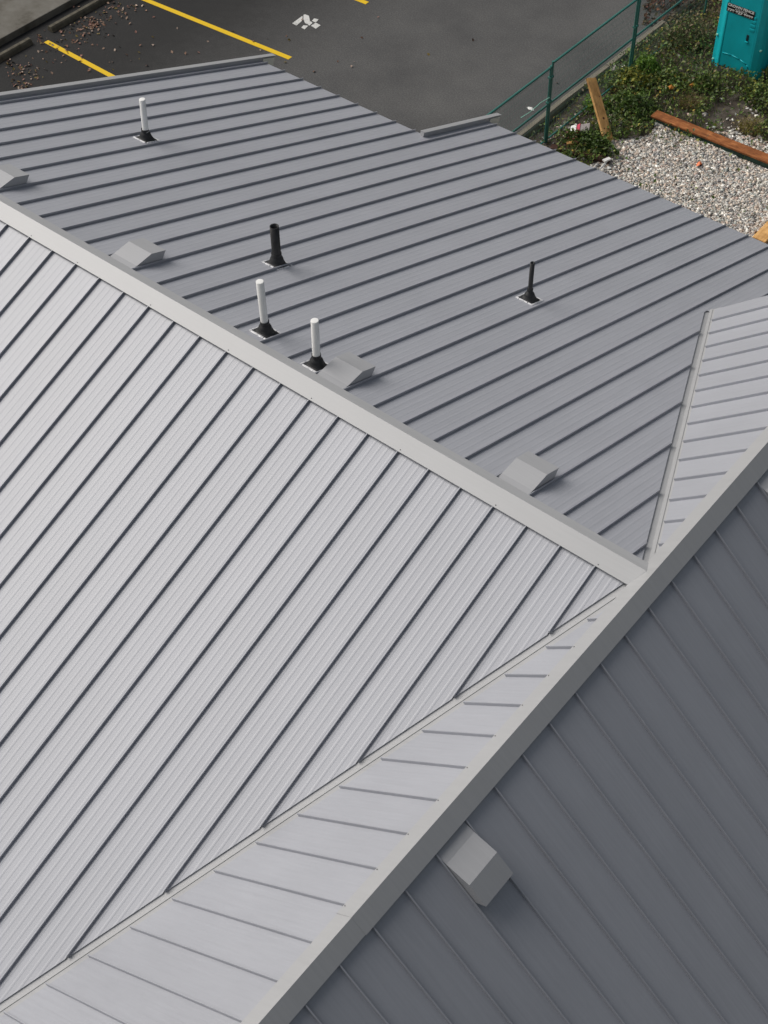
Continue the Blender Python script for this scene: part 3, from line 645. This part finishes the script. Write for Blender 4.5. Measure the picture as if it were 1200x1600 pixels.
MB().tube((PX1-0.2, PY+0.95, PZ+2.1), (PX1-0.2, PY+0.95, PZ+2.55), 0.05, seg=12).build('vent_stack', 'grey_plastic', tl)
# door sign with its lettering
PY = PY-0.018
s00 = px(1137, 5, (0, 1, 0), PY); s11 = px(1178, 30, (0, 1, 0), PY); s10 = px(1178, 17, (0, 1, 0), PY); s01 = px(1137, 18, (0, 1, 0), PY)
sx0, sx1 = s00[0], s11[0]; sz1 = (s00[2]+s10[2])/2+0.005; sz0 = (s11[2]+s01[2])/2-0.005
sg = MB().box((sx0, PY-0.004, sz0), (sx1, PY+0.004, sz1)).build('door_sign', 'sign_black', dr)
def text(t, x, z, size, width, parent, material='sign_white'):
    cu = bpy.data.curves.new('t', 'FONT'); cu.body = t; cu.size = size; cu.align_x = 'CENTER'; cu.align_y = 'CENTER'; cu.extrude = 0.0008
    cu.offset = size*0.045
    ob = bpy.data.objects.new('t', cu); col.objects.link(ob); bpy.context.view_layer.update()
    me = bpy.data.meshes.new_from_object(ob.evaluated_get(bpy.context.evaluated_depsgraph_get())); bpy.data.objects.remove(ob); bpy.data.curves.remove(cu)
    xs = [v.co.x for v in me.vertices]; k = width/(max(xs)-min(xs)); mid = (max(xs)+min(xs))/2
    o0 = np.array(parent['_o'])
    for v in me.vertices: v.co = Vector((x+(v.co.x-mid)*k-o0[0], PY-0.0055-v.co.z-o0[1], z+v.co.y-o0[2]))
    me.materials.clear(); me.materials.append(M[material]); o = bpy.data.objects.new('lettering', me); col.objects.link(o); o.parent = parent; o['_o'] = tuple(o0); return o
sw, sh_ = sx1-sx0, sz1-sz0; mx_, mz_ = (sx0+sx1)/2, (sz0+sz1)/2
text('CROWN FENCE', mx_, sz1-sh_*0.20, sh_*0.40, sw*0.95, sg)
mb = MB()                                       # small middle line, too blurred to read: a row of short strokes
for i in range(9):
    x_ = mx_+sw*(-0.20+0.05*i); mb.box((x_, PY-0.0062, mz_-sh_*(0.05+0.03*(i % 2))), (x_+sw*0.022, PY-0.0045, mz_+sh_*0.08))
tag(mb.build('sign_strokes', 'sign_white', sg), kind='stuff')
text('778 827 8888', mx_, sz0+sh_*0.22, sh_*0.40, sw*0.93, sg)

# ------------------------------------------------------------------ scattered masses: gravel, weeds, fallen leaves
def tinted(name, V, Fc, C, material, parent=None, origin=(0, 0, 0)):
    me = bpy.data.meshes.new(name); V = np.asarray(V, np.float32)-np.array(origin, np.float32); nv = len(V); k = Fc.shape[1]; nf = len(Fc)
    me.vertices.add(nv); me.vertices.foreach_set('co', V.ravel()); me.loops.add(nf*k); me.loops.foreach_set('vertex_index', Fc.astype(np.int32).ravel())
    me.polygons.add(nf); me.polygons.foreach_set('loop_start', np.arange(0, nf*k, k, dtype=np.int32)); me.polygons.foreach_set('loop_total', np.full(nf, k, np.int32))
    me.update(calc_edges=True); a = me.color_attributes.new('tint', 'FLOAT_COLOR', 'POINT'); cc = np.ones((nv, 4), np.float32); cc[:, :3] = C; a.data.foreach_set('color', cc.ravel())
    me.materials.append(M[material]); o = bpy.data.objects.new(name, me); col.objects.link(o)
    if parent is not None: o.parent = parent
    else: o.location = origin
    return o
hv = np.vectorize(yz)
CUBE = np.array([(-1,-1,-1),(1,-1,-1),(1,1,-1),(-1,1,-1),(-1,-1,1),(1,-1,1),(1,1,1),(-1,1,1)], float)
CF = np.array([(0,3,2,1),(4,5,6,7),(0,1,5,4),(1,2,6,5),(2,3,7,6),(3,0,4,7)])
def stones(x, y, r, lift, cols):
    nn = len(x); z = hv(x, y)+lift
    k = CUBE[None]*(0.55+0.5*rng.random((nn, 8, 1)))+0.25*rng.standard_normal((nn, 8, 3))
    k = k*(r[:, None, None]*np.stack([0.8+0.7*rng.random(nn), 0.8+0.7*rng.random(nn), 0.45+0.4*rng.random(nn)], 1)[:, None, :])
    th = rng.random(nn)*6.283; c, s = np.cos(th)[:, None], np.sin(th)[:, None]
    X = k[..., 0]*c-k[..., 1]*s; Y = k[..., 0]*s+k[..., 1]*c; Z = k[..., 2]+0.5*X*rng.standard_normal((nn, 1))*0.5
    V = np.stack([X+x[:, None], Y+y[:, None], Z+z[:, None]], -1).reshape(-1, 3)
    Fc = (CF[None]+8*np.arange(nn)[:, None, None]).reshape(-1, 4); C = np.repeat(cols, 8, 0); return V, Fc, C
PAL = np.array([(0.34,0.32,0.29),(0.42,0.40,0.37),(0.25,0.24,0.235),(0.52,0.50,0.46),(0.36,0.29,0.24),(0.19,0.19,0.19),(0.44,0.38,0.32),(0.66,0.65,0.62),(0.30,0.32,0.30),(0.33,0.25,0.22)])
PAL = PAL*np.array((1.55, 1.54, 1.52))
def pick(nn, pal, w=None): return pal[rng.choice(len(pal), nn, p=w)]*(0.65+0.6*rng.random((nn, 1)))
def gravel_mask(x, y):
    e = 0.22*np.sin(3.1*x+0.5)+0.15*np.sin(7.3*x+2*y)
    left = -8.42+0.55*np.clip((y-13.3), 0, 2)*0.45+0.12*np.sin(5*y)
    return (x > left) & (y < 14.72+0.12*e)
N = 46000; x = rng.uniform(-8.7, -3.2, N); y = rng.uniform(11.3, 14.8, N); k = gravel_mask(x, y); x, y = x[k], y[k]
r = 0.009+0.020*rng.random(len(x))**2
Vg = stones(x, y, r, 0.018*rng.random(len(x)), pick(len(x), PAL, np.array([.16,.14,.13,.10,.11,.08,.11,.06,.07,.04])))
xb = np.concatenate([rng.normal(-6.35, 0.35, 420), rng.normal(-5.5, 0.5, 300), rng.uniform(-9.7, -8.6, 200), rng.uniform(-8.6, -3.5, 260)])
yb = np.concatenate([rng.normal(15.15, 0.16, 420), rng.normal(15.05, 0.15, 300), rng.uniform(12.3, 14.6, 200), rng.uniform(14.9, 16.6, 260)])
Vb = stones(xb, yb, 0.010+0.028*rng.random(len(xb))**2, 0.008*rng.random(len(xb)), pick(len(xb), PAL))
off = len(Vg[0]); gv = tinted('gravel', np.vstack([Vg[0], Vb[0]]), np.vstack([Vg[1], Vb[1]+off]), np.vstack([Vg[2], Vb[2]]), 'stone')
tag(gv, 'pale mixed gravel spread below the eave', kind='stuff')

def leaves(cx, cy, cz, size, cols, up=0.75, aspect=0.62):
    nn = len(cx); d = rng.standard_normal((nn, 3)); d[:, 2] = np.abs(d[:, 2])*0.4+up; d /= np.linalg.norm(d, axis=1)[:, None]
    a = rng.standard_normal((nn, 3)); a -= (a*d).sum(1)[:, None]*d; a /= np.linalg.norm(a, axis=1)[:, None]; b_ = np.cross(d, a)
    c = np.stack([cx, cy, cz], 1); s = size[:, None]
    fold = d*s*0.22
    V = np.stack([c-a*s, c+b_*s*aspect+fold, c+a*s*1.1-d*s*0.15, c-b_*s*aspect+fold], 1).reshape(-1, 3)
    Fc = np.concatenate([np.array([[0, 1, 2]])+4*np.arange(nn)[:, None], np.array([[0, 2, 3]])+4*np.arange(nn)[:, None]])
    return V, Fc, np.repeat(cols, 4, 0)
GREEN = np.array([(0.035,0.075,0.014),(0.05,0.105,0.018),(0.07,0.135,0.025),(0.028,0.055,0.014),(0.095,0.14,0.03),(0.055,0.09,0.03)])
YEL = np.array([(0.20,0.19,0.03),(0.15,0.16,0.03),(0.24,0.17,0.03)]); RED = np.array([(0.10,0.035,0.025),(0.075,0.03,0.025),(0.13,0.06,0.035),(0.05,0.03,0.02)])
BRN = np.array([(0.10,0.075,0.04),(0.14,0.11,0.06),(0.07,0.05,0.03),(0.06,0.06,0.025)]); LIME = np.array([(0.085,0.19,0.02),(0.12,0.22,0.03),(0.06,0.13,0.02)])
GREEN, YEL, RED, BRN, LIME = GREEN*np.array((2.3, 1.85, 2.2)), YEL*1.7, RED*1.7, BRN*2.1, LIME*np.array((1.8, 1.6, 1.7))
def blades(cx, cy, h, cols, w=0.006, lean=0.6):
    nn = len(cx); z = hv(cx, cy)-0.01; th = rng.random(nn)*6.283; ln = lean*(0.3+rng.random(nn)); dx = np.cos(th)*ln*h; dy = np.sin(th)*ln*h
    px_, py_ = -np.sin(th)*w, np.cos(th)*w
    P5 = [(cx-px_, cy-py_, z), (cx+px_, cy+py_, z), (cx+dx*0.4-px_*.8, cy+dy*0.4-py_*.8, z+h*0.65), (cx+dx*0.4+px_*.8, cy+dy*0.4+py_*.8, z+h*0.65), (cx+dx, cy+dy, z+h*(1-0.35*ln))]
    V = np.stack([np.stack(p, 1) for p in P5], 1).reshape(-1, 3); b5 = 5*np.arange(nn)[:, None]
    Fc = np.concatenate([np.array([t_])+b5 for t_ in ((0, 1, 3), (0, 3, 2), (2, 3, 4))])
    return V, Fc, np.repeat(cols, 5, 0)
def merge(*ms):
    V, Fc, C, o = [], [], [], 0
    for a, b_, c in ms: V.append(a); Fc.append(b_+o); C.append(c); o += len(a)
    return np.vstack(V), np.vstack(Fc), np.vstack(C)
def cover(x, y):                                # how densely the weeds grow, 0..1
    nz = 0.5+0.25*np.sin(2.3*x+1.1*y)+0.25*np.sin(4.7*x-3.1*y+1.3)
    d = 0.45+0.75*nz
    d = np.where(gravel_mask(x, y), 0.012+0.25*np.exp(-((x+8.3)**2+(y-13.1)**2)/0.06)+0.35*np.exp(-((x+7.6)**2+(y-14.55)**2)/0.12), d)
    d = np.where((np.abs(x+6.95) < 0.55) & (np.abs(y-15.75) < 0.75), d*0.10, d)         # bare dirt below the toilet
    d = np.where((x > -6.9) & (x < -5.0) & (y > 14.7) & (y < 15.35), d*0.12, d)
    d = np.where((x < -9.1) & (y < 14.9), d*0.30, d)                                     # thin strip along the kerb
    d = np.where((x > PX0-0.03) & (x < PX1+0.03) & (y > PY-0.02) & (y < PY+1.16), 0, d)
    d = np.where((y > 14.60) & (y < 14.88) & (x > -8.3), 0, d)
    return d
N = 60000; x = rng.uniform(-9.93, -3.4, N); y = rng.uniform(11.6, 21.5, N); k = rng.random(N) < cover(x, y)*0.80; x, y = x[k], y[k]
top = 0.12+0.26*(0.5+0.5*np.sin(2.6*x+0.7)*np.sin(2.2*y+1.0))*np.clip((y-12.5)/2.5, 0.35, 1.3)
z = hv(x, y)+top*rng.random(len(x))**0.6
dry = np.clip((y-16.3)/1.5, 0, 1)*0.55*np.clip(-(x+8.2)/0.8+0.6, 0.25, 1); u = rng.random(len(x))
cl = pick(len(x), GREEN); cl = np.where((u < dry)[:, None], pick(len(x), BRN), cl); cl = np.where((u > 0.94)[:, None], pick(len(x), YEL), cl); cl = np.where((u > 0.90) & (u < 0.94), 1, 0)[:, None]*pick(len(x), BRN)+np.where((u > 0.90) & (u < 0.94), 0, 1)[:, None]*cl
lv = leaves(x, y, z, 0.018+0.032*rng.random(len(x)), cl*1.12)
N = 16000; x = rng.uniform(-9.93, -3.4, N); y = rng.uniform(12.0, 21.5, N); k = rng.random(N) < cover(x, y)*0.8; x, y = x[k], y[k]
u = rng.random(len(x)); cl = np.where((u < 0.25+0.5*np.clip((y-16)/2, 0, 1))[:, None], pick(len(x), BRN), pick(len(x), GREEN))
gb = blades(x, y, 0.10+0.22*rng.random(len(x)), cl)
uo = tinted('undergrowth', *merge(lv, gb), 'leaf'); tag(uo, 'low green weeds covering the yard beyond the gravel', kind='stuff')
# single plants that stand out of the weeds
def shrub(u, v, rx, ry, h, pal, nleaf, label, size=0.035, name='shrub', cat='shrub', grassy=0, zoff=0.0):
    c = gnd(u, v, -0.06); x0, y0 = c[0], c[1]; z0 = yz(x0, y0)
    th = thing(name, (x0, y0, z0), label, cat)
    ang = rng.random(nleaf)*6.283; q = np.sqrt(rng.random(nleaf)); lob = 1+0.25*np.sin(3*ang+u)+0.18*np.sin(7*ang+v)
    X = x0+rx*q*lob*np.cos(ang); Y = y0+ry*q*lob*np.sin(ang); Z = z0+0.02+h*np.clip(1-q**2, 0.05, 1)**0.7*(0.35+0.65*rng.random(nleaf))*(1+0.25*np.sin(6*ang))
    parts = []
    if nleaf: parts.append(leaves(X, Y, Z, size*(0.6+0.8*rng.random(nleaf)), pick(nleaf, pal)))
    if grassy:
        a2 = rng.random(grassy)*6.283; q2 = np.sqrt(rng.random(grassy))*0.75
        parts.append(blades(x0+rx*q2*np.cos(a2), y0+ry*q2*np.sin(a2), h*(0.6+0.7*rng.random(grassy)), pick(grassy, pal), 0.0035, 0.55+0.5*rng.random(grassy)))
    tinted('foliage', *merge(*parts), 'leaf', th, (x0, y0, z0))
    mb = MB(); rg = random.Random(int(u))
    for i in range(7):
        a = rg.random()*6.283; mb.tube((x0, y0, z0-0.03), (x0+rx*0.6*math.cos(a), y0+ry*0.6*math.sin(a), z0+h*(0.4+0.4*rg.random())), 0.006, 0.003, 5)
    st = mb.build('stem', 'brown_board', th); return th
shrub(985, 132, 0.42, 0.36, 0.38, np.vstack([GREEN[2:5], YEL[:2], YEL[:2]]), 700, 'yellowing bramble bush right of the leaning plank', 0.042)
shrub(1008, 108, 0.36, 0.30, 0.36, LIME, 620, 'bright green leafy clump right of the far fence posts', 0.034)
shrub(985, 172, 0.50, 0.42, 0.40, GREEN[:4], 1100, 'dense dark green bramble bush between the plank and the gravel', 0.036)
shrub(925, 228, 0.45, 0.32, 0.26, GREEN[:4], 800, 'dark green bramble around the foot of the leaning plank', 0.034)
shrub(895, 222, 0.30, 0.26, 0.22, np.vstack([GREEN, RED[2:3]]), 420, 'low bramble beside the crushed carton', 0.034)
shrub(930, 165, 0.28, 0.30, 0.20, LIME[1:], 260, 'light green weed under the fence left of the plank', 0.04)
shrub(1042, 12, 0.55, 0.85, 0.75, np.vstack([RED, RED, BRN[:2]]), 900, 'reddish brown leafy shrub hanging over the kerb at the top', 0.042)
shrub(1045, 130, 0.40, 0.32, 0.30, np.vstack([GREEN, YEL[1:2]]), 650, 'green weed clump with orange leaves, midway to the toilet', 0.034)
shrub(1092, 140, 0.34, 0.30, 0.36, GREEN[:5], 700, 'tall green weed clump at the left front corner of the toilet', 0.032)
shrub(1078, 165, 0.30, 0.22, 0.30, np.vstack([BRN[:2], BRN[:2], YEL[:1]*0.7]), 60, 'straw coloured dry grass tuft above the beam', 0.02, 'grass_tuft', 'grass', 520)
shrub(1172, 205, 0.30, 0.22, 0.24, np.vstack([BRN[:2]*1.3, YEL[:1]*0.8]), 120, 'pale dry grass tuft by the right edge above the beam', 0.024, 'grass_tuft', 'grass', 480)
shrub(1185, 165, 0.45, 0.40, 0.40, np.vstack([GREEN, GREEN, YEL[1:2]]), 1100, 'green bush at the right edge in front of the toilet', 0.034)
shrub(1075, 70, 0.55, 0.60, 0.42, np.vstack([BRN[3:4], GREEN[3:4], GREEN[5:], BRN[:1]*0.7]), 900, 'dull olive weeds along the left side of the toilet', 0.030, 'weed_clump', 'weeds', 500)
# big orange fallen leaves among the weeds
for (u, v, lb) in ((1049, 136, 'orange dead leaf left of a white scrap in the weeds'), (1083, 133, 'orange dead leaf right of a white scrap in the weeds')):
    c = gnd(u, v, 0.12); mb = MB(); kk = 9
    ring = [(c[0]+0.075*(0.7+0.5*(i % 2))*math.cos(i*6.283/kk), c[1]+0.085*(0.7+0.5*(i % 2))*math.sin(i*6.283/kk), c[2]+0.02*math.sin(i*2.2)) for i in range(kk)]
    mb.add(ring+[(c[0], c[1], c[2]+0.03)], [(i, (i+1) % kk, kk) for i in range(kk)]); M.setdefault('oleaf', mat('orange_leaf', (0.46, 0.17, 0.02), 0.6)[0])
    tag(mb.build('dead_leaf', 'oleaf', origin=tuple(c)), lb, 'leaf')
# fallen leaves by the wheel stops
LC = np.array([(0.22,0.13,0.09),(0.28,0.19,0.14),(0.17,0.09,0.06),(0.35,0.27,0.22),(0.20,0.15,0.05),(0.30,0.16,0.13)])
def strew(u, v, su, sv, nn):
    P_ = np.array([gnd(u+su*a+0.0, v+sv*b_, 0.0) for a, b_ in rng.standard_normal((nn, 2))]); return P_[:, 0], P_[:, 1]
L_ = [strew(143, 40, 9, 6, 70), strew(125, 48, 22, 10, 60), strew(180, 14, 22, 7, 60), strew(66, 60, 7, 6, 14), strew(40, 108, 18, 9, 55), strew(40, 132, 12, 6, 36), strew(95, 75, 26, 16, 40), strew(200, 55, 60, 30, 40), strew(470, 90, 130, 55, 26), strew(14, 100, 4, 4, 10)]
x = np.concatenate([a for a, _ in L_]); y = np.concatenate([b_ for _, b_ in L_]); k = (x > -20.8) & (x < -10.3); x, y = x[k], y[k]
fl = leaves(x, y, np.full(len(x), 0.014)+0.012*rng.random(len(x)), 0.018+0.026*rng.random(len(x)), pick(len(x), LC), 1.8, 0.7)
tag(tinted('fallen_leaves', *fl, 'litter_leaf'), 'brown and pink fallen leaves strewn by the wheel stops', kind='stuff')
for o in bpy.data.objects:
    if '_o' in o: del o['_o']
